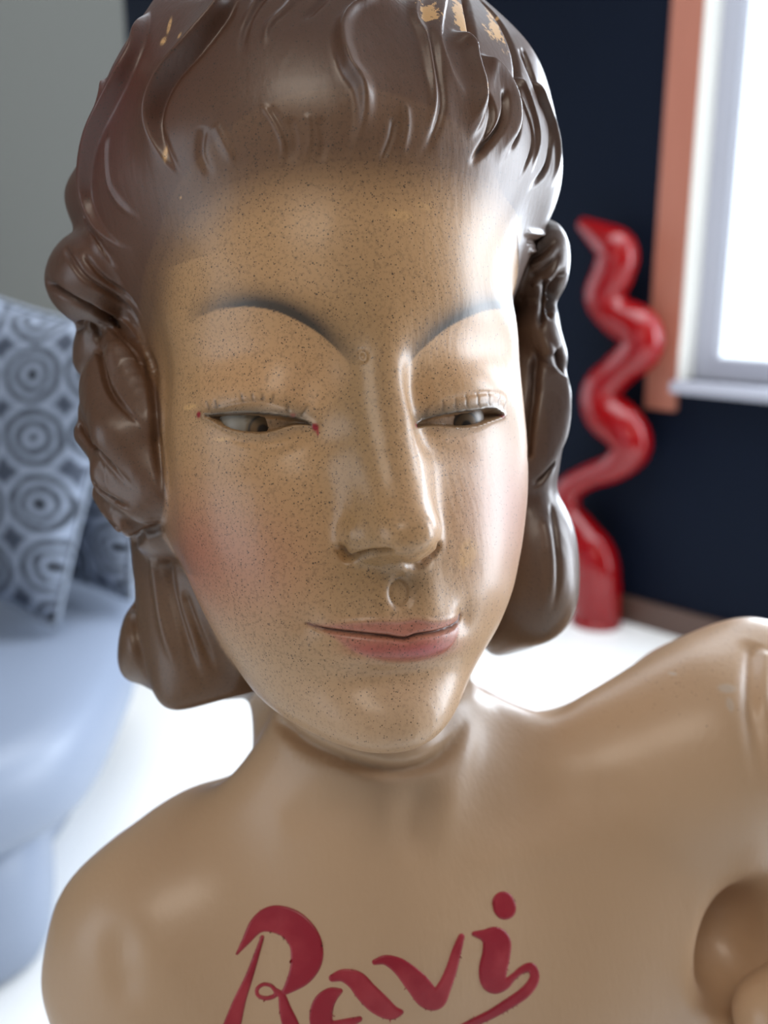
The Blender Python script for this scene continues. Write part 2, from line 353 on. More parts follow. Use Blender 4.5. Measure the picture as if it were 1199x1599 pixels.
V0 = warp(V0, Q0, [((236,540),(254,540)), ((238,620),(258,620)), ((242,700),(260,700)), ((250,780),(268,780)), ((180,640),(182,640)), ((330,650),(332,650)), ((340,780),(340,780)), ((330,560),(332,560)), ((180,740),(182,740)), ((290,440),(292,440))], 1.0)
clock('warp')
# ---- refine: everything once, the front of the head twice
V1, Q1, g1 = subdiv(V0, Q0, G0); N1v = vnormals(V1, Q1)
fc = V1[Q1].mean(1); vd = CAM_L-fc; vd /= np.linalg.norm(vd, axis=1)[:, None]; fn = N1v[Q1].mean(1); fp = l2p(fc)
core = (fc[:,2] > -13.2) & ((fn*vd).sum(1) > -.15) & (fp[:,1] > -60)
for _ in range(1): pass
vm = np.zeros(len(V1), bool); vm[Q1[core].ravel()] = True
ring = vm[Q1].any(1); vm[Q1[ring].ravel()] = True; ring = vm[Q1].any(1)
def sub_mesh(V, Q): u, inv = np.unique(Q, return_inverse=True); return V[u], inv.reshape(Q.shape), u
A, QA, ua = sub_mesh(V1, Q1[ring])
V2, Q2, g2 = subdiv(A, QA, g1[ua]); core2 = np.repeat(core[ring], 4)
chk = np.abs(V2[Q2].mean(1)-np.repeat(A[QA].mean(1), 4, axis=0)).max(); print('child order check', chk)
clock('levels %d %d' % (len(Q1), len(Q2)))
N2v = vnormals(V2, Q2)
BVH = BVHTree.FromPolygons(V1.tolist(), Q1.tolist())
def cr(pts, n=10):                                       # Catmull-Rom densify
    p = np.array(pts, float); p = np.vstack([2*p[0]-p[1], p, 2*p[-1]-p[-2]]); out = []
    for i in range(1, len(p)-2):
        t = np.linspace(0, 1, n, endpoint=False)[:, None]; a, b, c, d = p[i-1:i+3]
        out.append(.5*((2*b)+(c-a)*t+(2*a-5*b+4*c-d)*t*t+(3*b-a-3*c+d)*t**3))
    return np.vstack(out+[p[-2][None]])
def L3(pts, dense=True):
    q = cr(pts) if dense and len(pts) > 2 else np.array(pts, float); r = [x for x in lift(BVH, q) if x is not None]; return np.array(r)
def sstep(x, a, b): t = np.clip((x-a)/(b-a), 0, 1); return t*t*(3-2*t)
def pdist(P, poly, R=None):                              # distance to an open polyline: d, param 0..1, segment index, offset vector
    if R is not None:
        m = ((P > poly.min(0)-R) & (P < poly.max(0)+R)).all(1); d = np.full(len(P), 1e9); t = np.zeros(len(P)); sg = np.zeros(len(P), int); of = np.zeros_like(P)
        if m.any(): d[m], t[m], sg[m], of[m] = pdist(P[m], poly)
        return d, t, sg, of
    best = np.full(len(P), 1e9); tt = np.zeros(len(P)); off = np.zeros_like(P); seg = np.zeros(len(P), int)
    ln = np.r_[0, np.cumsum(np.linalg.norm(np.diff(poly, axis=0), axis=1))]
    for i in range(len(poly)-1):
        ab = poly[i+1]-poly[i]; l2 = ab@ab+1e-12; t = np.clip((P-poly[i])@ab/l2, 0, 1); o = P-poly[i]-t[:, None]*ab; d = (o*o).sum(1)
        m = d < best; best[m] = d[m]; off[m] = o[m]; seg[m] = i; tt[m] = (ln[i]+t[m]*(ln[i+1]-ln[i]))/ln[-1]
    return np.sqrt(best), tt, seg, off
def inside(P, poly):
    x, y = P[:,0], P[:,1]; r = np.zeros(len(P), bool); n = len(poly); j = n-1
    for i in range(n):
        xi, yi = poly[i]; xj, yj = poly[j]
        if yi != yj: r ^= ((yi > y) != (yj > y)) & (x < (xj-xi)*(y-yi)/(yj-yi)+xi)
        j = i
    return r
XZ = lambda p: p[..., [0, 2]]
def C2(pts, dense=True): return XZ(L3(pts, dense))         # pixel curve -> face plane (x, z) in cm
# key curves on the face
EYE = [dict(up=[(325,649),(340,649),(366,648),(395,646),(421,648),(446,651),(470,656),(488,664)], lo=[(325,649),(340,656),(359,667),(384,674),(410,676),(431,672),(452,665),(470,663),(488,664)],
            crease=[(335,642),(353,638),(374,632),(405,628),(431,631),(450,638)], under=[(345,672),(372,686),(405,692),(440,688),(478,674)], dome=(405,600), iris=(406,659)),
       dict(up=[(660,664),(673,654),(690,648),(713,644),(733,642),(754,639),(767,642),(781,649)], lo=[(660,664),(675,664),(694,666),(717,667),(738,664),(754,658),(769,653),(781,649)],
            crease=[(662,645),(683,631),(717,619),(746,614),(777,617),(788,630)], under=[(668,676),(700,683),(735,680),(765,668)], dome=(752,600), iris=(726,653))]
MOUTH = [(477,977),(510,984),(562,988),(599,991),(627,995),(648,989),(688,983),(716,973),(723,961)]
LIP_U = [(487,977),(543,970),(590,966),(622,967),(646,963),(674,967),(702,964),(721,961)]
LIP_L = [(500,985),(520,995),(552,1015),(590,1029),(627,1034),(664,1031),(692,1019),(712,995),(721,972)]
OVAL = [(292,890),(276,840),(266,780),(260,700),(258,600),(258,500),(268,420),(296,362),(350,312),(420,286),(500,276),(560,273),(640,276),(700,283),(770,312),(806,360)]
oval3 = L3(OVAL, False); OVAL2 = np.vstack([XZ(oval3), [[7.6, 4.0], [8.6, 0], [8.6,-6], [6.5,-14], [-1,-16], [-5,-14]]])
eyes2 = []
for e in EYE:
    u, l = C2(e['up']), C2(e['lo']); eyes2.append((u, l, np.vstack([u, l[::-1]])))
mouth2, lipu2, lipl2 = C2(MOUTH), C2(LIP_U), C2(LIP_L)
LIPS_UP = np.vstack([lipu2, mouth2[::-1]]); LIPS_LO = np.vstack([mouth2, lipl2[::-1]])
def loc(px, py): return XZ(L3([(px, py)], False))[0]
def gau(p, c, sx, sz, rot=0):
    q = p-c
    if rot: ca, sa = math.cos(rot), math.sin(rot); q = np.stack([q[:,0]*ca+q[:,1]*sa, -q[:,0]*sa+q[:,1]*ca], 1)
    return np.exp(-.5*((q[:,0]/sx)**2+(q[:,1]/sz)**2))
FACE_G = [ # pixel centre, sigma x, sigma z (cm), amount (cm), rotation
    ((405,545), 2.0, .75, -.16, 0), ((757,545), 1.6, .75, -.22, 0),
    ((488,628), .60, 1.0, -.24, -.15), ((662,634), .36, 1.0, -.46, .15), ((500,590), .8, .6, -.15, 0), ((672,585), .6, .6, -.18, 0),                # inner corners beside the nose root
    ((402,615), 1.5, .70, .26, 0), ((748,605), 1.15, .70, .30, 0),                        # lid domes
    ((405,655), 1.5, .50, .10, 0), ((722,652), 1.2, .45, .12, 0),
    ((395,742), 1.9, 1.1, .10, 0), ((350,860), 2.0, 1.8, .10, 0), ((760,800), 1.7, 1.8, .14, 0),
    ((470,700), 1.1, .35, -.10, .3), ((690,700), .9, .35, -.10, -.3),
    ((470,930), .9, 1.4, -.10, -.5), ((712,905), .7, 1.1, -.12, .4),                      # muzzle sides
    ((628,925), .34, .9, -.10, 0), ((588,930), .45, .9, .07, 0), ((668,925), .40, .9, .07, 0),
    ((625,968), 1.6, .40, .20, 0), ((628,1012), 1.35, .42, .34, 0), ((628,1056), 1.5, .45, -.28, 0),
    ((628,1125), 1.6, 1.1, .16, 0), ((476,976), .35, .35, -.14, 0), ((725,964), .30, .35, -.16, 0),
    ((430,480), 2.2, .55, .06, 0), ((735,480), 1.6, .55, .08, 0), ((575,545), .8, .8, -.04, 0), ((578,585), .6, .6, .06, 0)]
FACE_G = [(loc(*c), sx, sz, a, r) for c, sx, sz, a, r in FACE_G]
NOSE_EDGE = [(527,846),(531,862),(543,873),(560,869),(580,864),(602,863),(618,868)]
NOSE_BASE = [(596,866),(612,876),(630,887),(652,884),(668,874)]
NOSE_EDGE_R = [(655,880),(670,872),(682,858),(686,842)]
LASH = [[(334,640),(330,630)],[(345,638),(343,627)],[(385,628),(383,618)],[(400,626),(399,616)],[(414,626),(414,616)],[(428,627),(430,617)],[(452,644),(450,630)],[(470,650),(479,634)],[(672,650),(676,638)],[(688,642),(692,628)],[(704,638),(708,624)],[(720,636),(722,618)],[(736,634),(737,616)],[(752,632),(754,614)],[(768,634),(773,618)],[(780,640),(785,628)]]
def face_disp(P, N):
    d = np.zeros(len(P)); m = (P[:,1] < -2) & (P[:,2] > -14) & (P[:,2] < 8); q = XZ(P[m]); dd = np.zeros(len(q))
    for c, sx, sz, a, r in FACE_G: dd += a*gau(q, c, sx, sz, r)
    for (u, l, pg), e in zip(eyes2, EYE):
        dg, t, _, _ = pdist(q, np.vstack([pg, pg[:1]]), .6); ins = inside(q, pg); sd = np.where(ins, -dg, dg)
        du, tu, _, ou = pdist(q, u, .6); dl, tl, _, _ = pdist(q, l, .6)
        dd += .13*np.exp(-(du/.16)**2)*np.sin(np.pi*np.clip(tu, 0, 1))**.6*(ou[:,1] > -.02)      # upper lid rim
        dd += .06*np.exp(-(dl/.12)**2)*(~ins)
        dd -= .50*sstep(-sd, -.02, .09)
        c = C2(e['crease']); dc, tc, _, _ = pdist(q, c, .6); dd -= .075*np.exp(-(dc/.09)**2)*np.sin(np.pi*tc)
        c = C2(e['under']); dc, tc, _, _ = pdist(q, c, .6); dd -= .06*np.exp(-(dc/.13)**2)*np.sin(np.pi*tc)
    dm, tm, _, _ = pdist(q, mouth2, .6); dd -= .22*np.exp(-(dm/.075)**2)*np.clip(np.minimum(tm, 1-tm)*8, .25, 1)
    du, tu, _, ou = pdist(q, lipu2, .6); dd += .045*np.exp(-(du/.08)**2)*sstep(np.minimum(tu, 1-tu), 0, .2)
    dl, tl, _, _ = pdist(q, lipl2, .6); dd -= .05*np.exp(-(dl/.12)**2)*sstep(np.minimum(tl, 1-tl), 0, .25)
    for poly, a in ((NOSE_EDGE, .36), (NOSE_EDGE_R, .26), (NOSE_BASE, .20)):
        c = C2(poly); dc, tc, _, _ = pdist(q, c, .6); dd -= a*np.exp(-(dc/.10)**2)*sstep(np.minimum(tc, 1-tc), 0, .2)
    # philtrum ring mark and the little bead at the nose root
    c = loc(625, 926); q2 = (q-c)/np.array([.34, .42]); rr = np.linalg.norm(q2, axis=1); dd -= .07*np.exp(-((rr-1)/.28)**2)
    c = loc(566, 556); rr = np.linalg.norm((q-c)/np.array([.11, .14]), axis=1); dd += .04*np.exp(-((rr-1)/.5)**2)
    for pts in LASH:
        c = C2(pts, False); dc, tc, _, _ = pdist(q, c, .3); dd -= .02*np.exp(-(dc/.045)**2)
    d[m] = dd; return d
# hair carving: (kind, half width cm, amount cm, pixel polyline); 'step' raises the left-hand side (image) of the walk and drops sharply
ST = [
 ('step', .75, .34, [(372,-25),(368,0),(354,38),(319,88),(284,130),(265,168),(259,203),(268,245),(290,291)]),
 ('ridge', .16, .12, [(366,0),(352,38),(317,86),(281,130),(262,168),(256,203),(266,245)]),
 ('groove', .14, -.12, [(375,5),(360,42),(326,93),(291,134),(272,172),(268,205),(280,248),(300,290)]),
 ('step', .60, .34, [(233,20),(232,77),(221,119),(197,168),(169,217),(152,266),(148,308),(162,350),(190,382),(222,394)]),
 ('ridge', .13, .10, [(230,77),(218,119),(194,168),(166,217),(149,266),(145,308),(158,350),(186,382)]),
 ('ridge', .22, .14, [(142,245),(136,290),(137,343),(150,380),(175,412),(205,430)]),
 ('step', .45, .14, [(168,100),(172,147),(168,190),(158,225)]),
 ('step', .40, .12, [(139,160),(142,210),(141,262)]),
 ('ridge', .16, .07, [(190,205),(183,240),(186,291),(206,326),(230,345)]),
 ('step', .75, -.22, [(600,-15),(588,12),(548,38),(531,72),(540,118),(560,152),(565,192),(555,232),(546,268)]),
 ('ridge', .20, .17, [(588,12),(546,40),(530,76),(540,120),(561,154),(565,192),(554,236)]),
 ('ridge', .09, 0.042, [(414,172),(433,200),(444,231),(438,262)]),
 ('groove', .10, -0.036, [(424,176),(441,203),(452,233),(446,262)]),
 ('ridge', .09, 0.030, [(480,184),(484,224),(472,258)]),
 ('groove', .12, -0.042, [(455,190),(462,225),(455,262)]),
 ('groove', .13, -0.036, [(500,190),(506,225),(497,262)]),
 ('ridge', .15, .12, [(648,-10),(638,40),(652,80),(660,120),(668,172),(662,215)]),
 ('groove', .12, -.09, [(655,60),(668,120),(678,172),(668,220),(650,255)]),
 ('step', .45, .18, [(690,-10),(676,40),(672,80),(682,112),(700,145),(714,172)]),
 ('groove', .13, -.20, [(722,-8),(724,60),(728,110),(738,150),(736,185),(722,222)]),
 ('step', .50, .22, [(690,60),(718,92),(728,120),(737,155),(733,195),(720,225)]),
 ('groove', .11, -.16, [(766,150),(768,185),(760,215),(736,255)]),
 ('groove', .14, -.24, [(745,-5),(775,40),(790,95),(789,160),(788,215),(768,262)]),
 ('step', .55, .16, [(728,100),(756,118),(776,150),(785,190),(780,235),(766,262)]),
 ('groove', .12, -.20, [(800,80),(822,150),(840,205),(836,256),(814,302)]),
 ('groove', .10, -.12, [(808,80),(820,132),(826,180)]),
 ('ridge', .14, .12, [(812,115),(830,160),(846,215),(848,262),(836,300)]),
 ('groove', .16, -0.060, [(330,205),(322,245),(335,280)]),
 ('ridge', .16, 0.042, [(345,200),(358,232),(372,262)]),
 ('ridge', .12, .09, [(470,-5),(452,25),(424,60),(419,95)]),
 ('groove', .12, -.08, [(430,-5),(408,20),(392,60),(386,110)]),
 ('ridge', .12, .07, [(415,-5),(398,30),(384,70)]),
 ('groove', .12, -.08, [(520,-5),(500,20),(470,55)]),
 ('groove', .10, -.06, [(610,190),(606,222),(590,262)]),
 ('ridge', .12, .05, [(625,170),(630,210),(622,250)]),
 ('ridge', .10, .08, [(815,362),(835,362),(855,350)]), ('ridge', .10, .08, [(820,390),(840,386),(860,368)]), ('ridge', .10, .08, [(826,416),(848,408),(868,386)]), ('ridge', .10, .08, [(830,445),(852,434),(872,410)]),
 ('groove', .09, -.09, [(818,376),(838,374),(858,360)]), ('groove', .09, -.09, [(824,404),(845,396),(865,378)]), ('groove', .09, -.09, [(828,432),(850,420),(870,398)]),
 # left roll and the strands fanning into it
 ('groove', .16, -.30, [(70,440),(92,455),(123,473),(165,494),(196,520),(218,552)]),
 ('groove', .11, -.14, [(100,385),(130,430),(176,462),(208,490),(228,530)]),
 ('groove', .09, -.10, [(130,395),(160,432),(200,462),(228,500)]),
 ('groove', .09, -.09, [(150,500),(185,522),(212,552),(226,590)]),
 ('ridge', .12, .08, [(140,472),(180,492),(210,522),(226,556)]),
 ('groove', .14, -.22, [(112,520),(135,505),(153,520),(153,545)]),
 # twisted lock
 ('groove', .11, -.20, [(153,535),(158,570),(172,610),(202,646),(232,676)]),
 ('groove', .11, -.18, [(118,640),(128,672),(146,697),(184,736),(215,765)]),
 ('groove', .10, -.14, [(124,715),(140,748),(162,772),(209,795)]),
 ('groove', .10, -.12, [(145,780),(165,810),(199,842),(215,856)]),
 ('groove', .20, -.28, [(196,852),(222,838),(250,822),(262,806)]),
 ('groove', .16, -.24, [(232,540),(240,610),(246,690),(256,770),(266,800)]),
 # straight fall
 ('groove', .20, -.22, [(208,880),(206,930),(208,980),(222,1040),(234,1078)]),
 ('ridge', .25, .14, [(240,870),(246,920),(256,980),(280,1060)]),
 ('groove', .22, -.16, [(262,872),(270,930),(290,1000),(318,1080)]),
 ('groove', .18, -.14, [(284,920),(306,980),(340,1060)]),
 # right side rolls and locks
 ('groove', .28, -.40, [(872,430),(868,455),(864,485)]), ('groove', .22, -.30, [(868,545),(874,570),(876,595)]), ('groove', .12, -.14, [(742,150),(752,185),(748,225),(728,262)]), ('groove', .08, -.10, [(770,120),(800,175),(812,225),(800,290)]), ('ridge', .10, .10, [(785,110),(806,165),(818,215),(812,280)]),
 ('groove', .16, -.26, [(878,420),(868,440),(862,470),(858,505)]),
 ('groove', .14, -.24, [(846,430),(852,455),(846,490),(842,520)]),
 ('step', .6, .16, [(846,525),(866,560),(878,600),(880,650),(866,710),(836,750)]),
 ('groove', .16, -.2, [(838,540),(836,600),(828,660),(822,720)]),
 ('groove', .12, -.16, [(868,720),(850,745),(830,762)]),
 ('groove', .12, -.10, [(860,780),(868,840),(872,900),(862,960)]),
 ('ridge', .25, .10, [(848,800),(858,860),(858,920),(845,970)]),
]
# folds of the chest, shoulder and throat, plus a jaw groove added for under-chin shade
BODY_ST = [
 ('groove', .26, -.38, [(425,1120),(480,1163),(560,1194),(632,1203),(690,1178),(732,1115)]),
 ('groove', .9, -.20, [(175,1420),(185,1500),(200,1599)]),
 ('groove', .8, -.14, [(430,1290),(520,1260),(600,1255)]),
 ('ridge', .8, .16, [(735,1090),(720,1180),(690,1280),(670,1360)]),
 ('groove', .9, -.18, [(660,1200),(650,1290),(640,1360)]),
 ('ridge', 1.0, .14, [(700,1370),(820,1330),(950,1310)]),
 ('groove', 1.1, -.14, [(780,1250),(900,1240),(1040,1260)]),
 ('groove', .5, -.22, [(1180,1000),(1176,1080),(1182,1160),(1192,1240)]),
 ('ridge', .35, .16, [(1192,1010),(1190,1080),(1194,1150)]),
]
CARVE = []
for kind, w, a, pts in ST+BODY_ST:
    p = L3(pts)
    if len(p) > 2: CARVE.append((kind, w, a*(1.5 if np.mean(np.array(pts), 0)[0] > 715 and np.mean(np.array(pts), 0)[1] < 800 else 1), p, [0]))
TRI = {}
def side_dir(p):                                         # per-segment left-hand direction on the surface (left when walking down = image right)
    out = []
    for i in range(len(p)-1):
        m = (p[i]+p[i+1])/2; r = BVH.find_nearest(Vector(m)); n = np.array(r[1]); t = p[i+1]-p[i]; s = np.cross(n, t); out.append(s/(np.linalg.norm(s)+1e-9))
    return np.array(out)
CARVE = [(k, w, a, p, side_dir(p)) for k, w, a, p, _ in CARVE]
def carve(P, skip=0):
    d = np.zeros(len(P))
    for k, w, a, p, sd in CARVE:
        R = w*3; m = ((P > p.min(0)-R) & (P < p.max(0)+R)).all(1)
        if not m.any(): continue
        q = P[m]; dist, t, seg, off = pdist(q, p); s = np.sign((off*sd[seg]).sum(1)); tp = (sstep(t, 0, .4)*sstep(1-t, 0, .4) if k != 'x' and w > .75 and p[:,2].mean() < -12 else sstep(t, 0, .14)*sstep(1-t, 0, .38))
        if k == 'step':                                  # image-left side raised by a (a<0: right side raised)
            left = s > 0 if a < 0 else s < 0
            g = 1.35*abs(a)*np.exp(-(dist/w)**1.6)*np.where(left, 1.0, np.exp(-(dist/(.07+.12*w))**2))
        else: g = 1.25*a*np.exp(-(dist/w)**2)
        d[m] += g*tp
    return d
def oval_sd(P):                                          # signed distance to the hairline oval on the face plane, + outside
    q = XZ(P); m = (P[:,2] > -6) & (P[:,1] < 3); r = np.where(P[:,2] > 0, 9.0, -9.0)
    dd, _, _, _ = pdist(q[m], XZ(oval3)); r[m] = np.where(inside(q[m], OVAL2), -dd, dd); return r
def hair_puff(P):
    sd = oval_sd(P); return np.where(P[:,1] < 0, .50*sstep(sd, -.4, 3.0)*(1-sstep(sd, 4, 9))*sstep(P[:,2], 3.5, 9)*sstep(-P[:,1], 0, 5), 0)
def detail(P, N): return P+N*(face_disp(P, N)+carve(P)+hair_puff(P))[:, None]
D1v = V1.copy(); um = np.ones(len(V1), bool); D1v[um] = detail(V1[um], N1v[um]); D2v = detail(V2, N2v)
clock('carved')
# ---- paint: everything below is the plaster's own airbrush paint, held per vertex
def lin(r, g, b): return np.array([((c/255+.055)/1.055)**2.4 if c > 10 else c/255/12.92 for c in (r, g, b)])
SKIN = lin(191,157,124); GOLD = lin(186,142,94); LID = lin(206,158,112); HAIR = lin(98,68,48); HAIRD = lin(80,52,40); BRK = lin(58,50,42)
BLUSH = lin(172,98,84); LIPC = lin(178,104,90); LIPD = lin(168,66,68); OLIVE = lin(148,116,76); RED = lin(150,22,36); CHIP = lin(214,168,112); WHT = lin(190,180,170)
BROWS = [[(296,503),(325,487),(355,480),(392,478),(428,484),(460,497),(490,514),(515,534),(538,557),(556,582)], [(648,566),(662,545),(688,520),(715,502),(740,490),(762,483),(788,482),(812,487)]]
def P3(px, py): return L3([(px, py)], False)[0]
def blob(P, px, py, rx, ry=None, soft=1.0):              # soft patch around a surface point, radii in pixels of the photo
    c = L3([(px, py)], False)
    if not len(c): return np.zeros(len(P))
    c = c[0]; k = l2c(c)[2]/FPX; ry = ry or rx; q = (P-c)@M_LC.T; return np.exp(-(((q[:,0]/(rx*k))**2+(q[:,1]/(ry*k))**2+(q[:,2]/(max(rx,ry)*2.5*k))**2)**soft))
def paint(P, hr):                                        # P reference position, hr > 0 where the sculpt is hair
    n = len(P); C = np.tile(SKIN, (n, 1)); sp = np.zeros(n)
    def mix(col, w):
        C[:] = C*(1-w[:, None])+col*w[:, None]
    face = (P[:,1] < -1) & (P[:,2] > -13.5)
    q = XZ(P)
    mix(GOLD, .85*sstep(P[:,2], -12.5, -3)*(P[:,1] < 3))
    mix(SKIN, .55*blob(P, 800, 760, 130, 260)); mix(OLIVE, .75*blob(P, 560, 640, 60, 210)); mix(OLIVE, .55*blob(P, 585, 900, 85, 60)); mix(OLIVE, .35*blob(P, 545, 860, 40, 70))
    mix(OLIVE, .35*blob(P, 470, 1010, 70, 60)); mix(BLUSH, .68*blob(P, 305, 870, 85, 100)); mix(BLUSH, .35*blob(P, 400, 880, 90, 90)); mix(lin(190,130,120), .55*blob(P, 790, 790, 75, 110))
    # shaded paint round the eyes and the lids
    for b, e in zip(BROWS, EYE):
        c = C2(b); m = face; d, t, _, o = pdist(q[m], c, 1.6); up = o[:,1] > 0
        a = .95*np.sin(np.pi*np.clip(t*1.05, 0, 1))**(.7 if b is BROWS[0] else .4); w = np.where(up, np.exp(-(d/.48)**1.7), np.exp(-(d/.03)**2))*a
        W = np.zeros(n); W[m] = w*1.25; mix(BRK, np.clip(W, 0, .97))
        cc = C2(e['crease']); W = np.zeros(n); d, t, _, o = pdist(q[m], cc, 1.2); W[m] = .0
        pg = np.vstack([C2(b), C2(e['up'])[::-1]]); W[m] = .55*inside(q[m], pg).astype(float)*np.clip(pdist(q[m], c)[0]/.1, 0, 1)*np.where(pdist(q[m], cc, 2)[0] < .4, .55, 1.0); mix(LID, W*(blob(P, 400, 575, 135, 90, 2) if b is BROWS[0] else blob(P, 765, 570, 90, 90, 2)))
        u = C2(e['up']); d, t, _, o = pdist(q[m], u, 1.4); W = np.zeros(n); W[m] = .9*np.exp(-(d/.34)**2)*(o[:,1] > 0)*sstep(np.minimum(t, 1-t), -.05, .12); mix(lin(112,98,80), W)
        W = np.zeros(n); W[m] = .9*np.exp(-(d/.045)**2)*(t > .02); mix(lin(52,42,36), W)
        l = C2(e['lo']); d, t, _, o = pdist(q[m], l, 1.4); W = np.zeros(n); W[m] = .45*np.exp(-(d/.20)**2); mix(lin(126,104,78), W)
    for pts in LASH:
        W = np.zeros(n); W[m] = .55*np.exp(-(pdist(q[m], C2(pts, False), .3)[0]/.035)**2); mix(lin(60,50,42), W)
    # lips
    m = face
    for pg, col in ((LIPS_UP, LIPC), (LIPS_LO, LIPC)):
        W = np.zeros(n); dg = pdist(q[m], np.vstack([pg, pg[:1]]), 1.2)[0]; sd = np.where(inside(q[m], pg), -dg, dg); W[m] = .72*(1-sstep(sd, -.14, .08)); mix(col, W)
    mix(LIPD, .85*blob(P, 655, 1012, 55, 16)); mix(LIPD, .5*blob(P, 580, 1010, 40, 12)); mix(LIPC, .3*blob(P, 620, 975, 90, 14))
    W = np.zeros(n); W[m] = .85*np.exp(-(pdist(q[m], mouth2, .6)[0]/.05)**2); mix(lin(80,38,34), W)
    # hair airbrush
    sd = oval_sd(P); h = np.where((P[:,2] > -5.5) & (P[:,1] < 1), sstep(sd, -1.6, 1.0)**1.2*.92, 0)
    side = sstep(hr, -.15, .12); h = np.maximum(h*np.where(P[:,2] < 5, sstep(sd, -.7, .4), 1), side*(P[:,2] > -12))
    mix(HAIR, np.clip(h, 0, 1)); mix(HAIRD, .7*h*sstep(sd, 1.5, 5)); mix(lin(98,44,42), .55*h*blob(P, 180, 150, 110, 230)); mix(lin(78,64,58), .6*h*sstep(P[:,0], 4, 9))
    mix(lin(112,84,58), .5*h*sstep(-P[:,2], 4, 8))
    # bits of wear
    for px, py, rx, ry, col, a in ((317,648,5,5,RED,1),(491,667,5,6,RED,1),(494,675,2,5,RED,1),(661,663,4,4,RED,.9),(779,651,4,3,RED,.8),(459,648,4,3,RED,.5),
        (625,336,20,8,CHIP,.45),(662,322,14,6,CHIP,.3),(730,862,14,22,CHIP,.45),(722,880,9,9,CHIP,.3),(302,636,14,4,CHIP,.8),(350,686,14,3,CHIP,.7),(268,76,5,7,CHIP,1),(274,50,3,16,CHIP,.9),(209,84,4,12,CHIP,1),(296,72,3,6,CHIP,.9),
        (274,246,2,11,CHIP,.9),(286,309,2,2,CHIP,.8),(1135,1075,14,6,WHT,.5),(1140,1100,6,10,WHT,.4),(1050,1052,6,2,WHT,.6),(490,560,4,4,GOLD,.4)):
        mix(col, np.clip(1.3*a*blob(P, px, py, rx, ry, 2.0), 0, a))
    sp = np.clip(.15+.85*sstep(P[:,2], -13, -7)*(1-.85*sstep(P[:,0], 2.0, 4.5))+.3*h, 0, 1)*sstep(P[:,2], -14, -11)
    chipz = sum(blob(P, *a) for a in ((655,42,20,28), (705,25,14,45), (715,60,8,30), (765,50,18,60), (735,150,4,40)))*(h > .3)
    return np.clip(C, 0, 1), sp, np.clip(chipz, 0, 1)
def hair_ok(P, g): sd = oval_sd(P); return np.where((P[:,2] > 2.5) & (P[:,1] < 0) & (sd < .4), -1, np.where((P[:,2] > 2.5) & (P[:,1] < 1.5) & (sd > 0), np.maximum(g, .05), g))
g1, g2 = hair_ok(V1, g1), hair_ok(V2, g2)
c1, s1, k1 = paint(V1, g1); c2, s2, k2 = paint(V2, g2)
clock('painted')
M_PL = mat('painted_plaster', (.5,.4,.3), .42, Coat_Weight=.28, Coat_Roughness=.24, Specular_IOR_Level=.5)
nt = M_PL.node_tree; b = nt.nodes['Principled BSDF']; tc = nd(M_PL, 'ShaderNodeTexCoord'); at = nd(M_PL, 'ShaderNodeVertexColor', layer_name='paint'); ms = nd(M_PL, 'ShaderNodeVertexColor', layer_name='wear')
sep = nd(M_PL, 'ShaderNodeSeparateColor'); lk(M_PL, ms.outputs['Color'], sep.inputs[0])
def mth(op, a, b2=None, c3=None):
    n = nd(M_PL, 'ShaderNodeMath', operation=op)
    for i, v in enumerate((a, b2, c3)):
        if v is None: continue
        if isinstance(v, (int, float)): n.inputs[i].default_value = v
        else: lk(M_PL, v, n.inputs[i])
    return n.outputs[0]
def mixc(fac, a, col):
    n = nd(M_PL, 'ShaderNodeMix', data_type='RGBA'); lk(M_PL, fac, n.inputs[0]); lk(M_PL, a, n.inputs[6]); n.inputs[7].default_value = (*col, 1); return n.outputs[2]
def dots(scale, radius, keep):                           # small airbrush spatter
    v = nd(M_PL, 'ShaderNodeTexVoronoi', Scale=scale); lk(M_PL, tc.outputs['Object'], v.inputs['Vector'])
    s = nd(M_PL, 'ShaderNodeSeparateColor'); lk(M_PL, v.outputs['Color'], s.inputs[0])
    kk = mth('LESS_THAN', s.outputs[0], mth('MULTIPLY', sep.outputs[0], keep)); r = mth('MULTIPLY', s.outputs[1], radius)
    e = mth('SUBTRACT', r, v.outputs['Distance']); return mth('MULTIPLY', kk, mth('MULTIPLY', mth('MINIMUM', mth('MAXIMUM', mth('MULTIPLY', e, 6), 0), 1), 1))
col = at.outputs['Color']
nz = nd(M_PL, 'ShaderNodeTexNoise', Scale=900, Detail=2.0); lk(M_PL, tc.outputs['Object'], nz.inputs['Vector'])
fine = mth('MULTIPLY', mth('MULTIPLY', mth('SUBTRACT', nz.outputs['Fac'], .5), 1.6), sep.outputs[0])
col = mixc(mth('MAXIMUM', fine, 0), col, tuple(lin(70,52,36)))
col = mixc(mth('MULTIPLY', dots(1400, .44, .80), .85), col, tuple(lin(62,46,34)))
col = mixc(mth('MULTIPLY', dots(800, .34, .34), .85), col, tuple(lin(48,36,28)))
n2 = nd(M_PL, 'ShaderNodeTexNoise', Scale=160, Detail=6.0, Roughness=.7); lk(M_PL, tc.outputs['Object'], n2.inputs['Vector'])
chip = mth('MULTIPLY', mth('GREATER_THAN', mth('ADD', mth('MULTIPLY', sep.outputs[1], .30), n2.outputs['Fac']), .70), mth('GREATER_THAN', sep.outputs[1], .12))
col = mixc(chip, col, tuple(CHIP))
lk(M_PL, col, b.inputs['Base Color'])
n3 = nd(M_PL, 'ShaderNodeTexNoise', Scale=14, Detail=3.0); lk(M_PL, tc.outputs['Object'], n3.inputs['Vector'])
lk(M_PL, mth('ADD', mth('MULTIPLY', n3.outputs['Fac'], .24), .32), b.inputs['Roughness'])
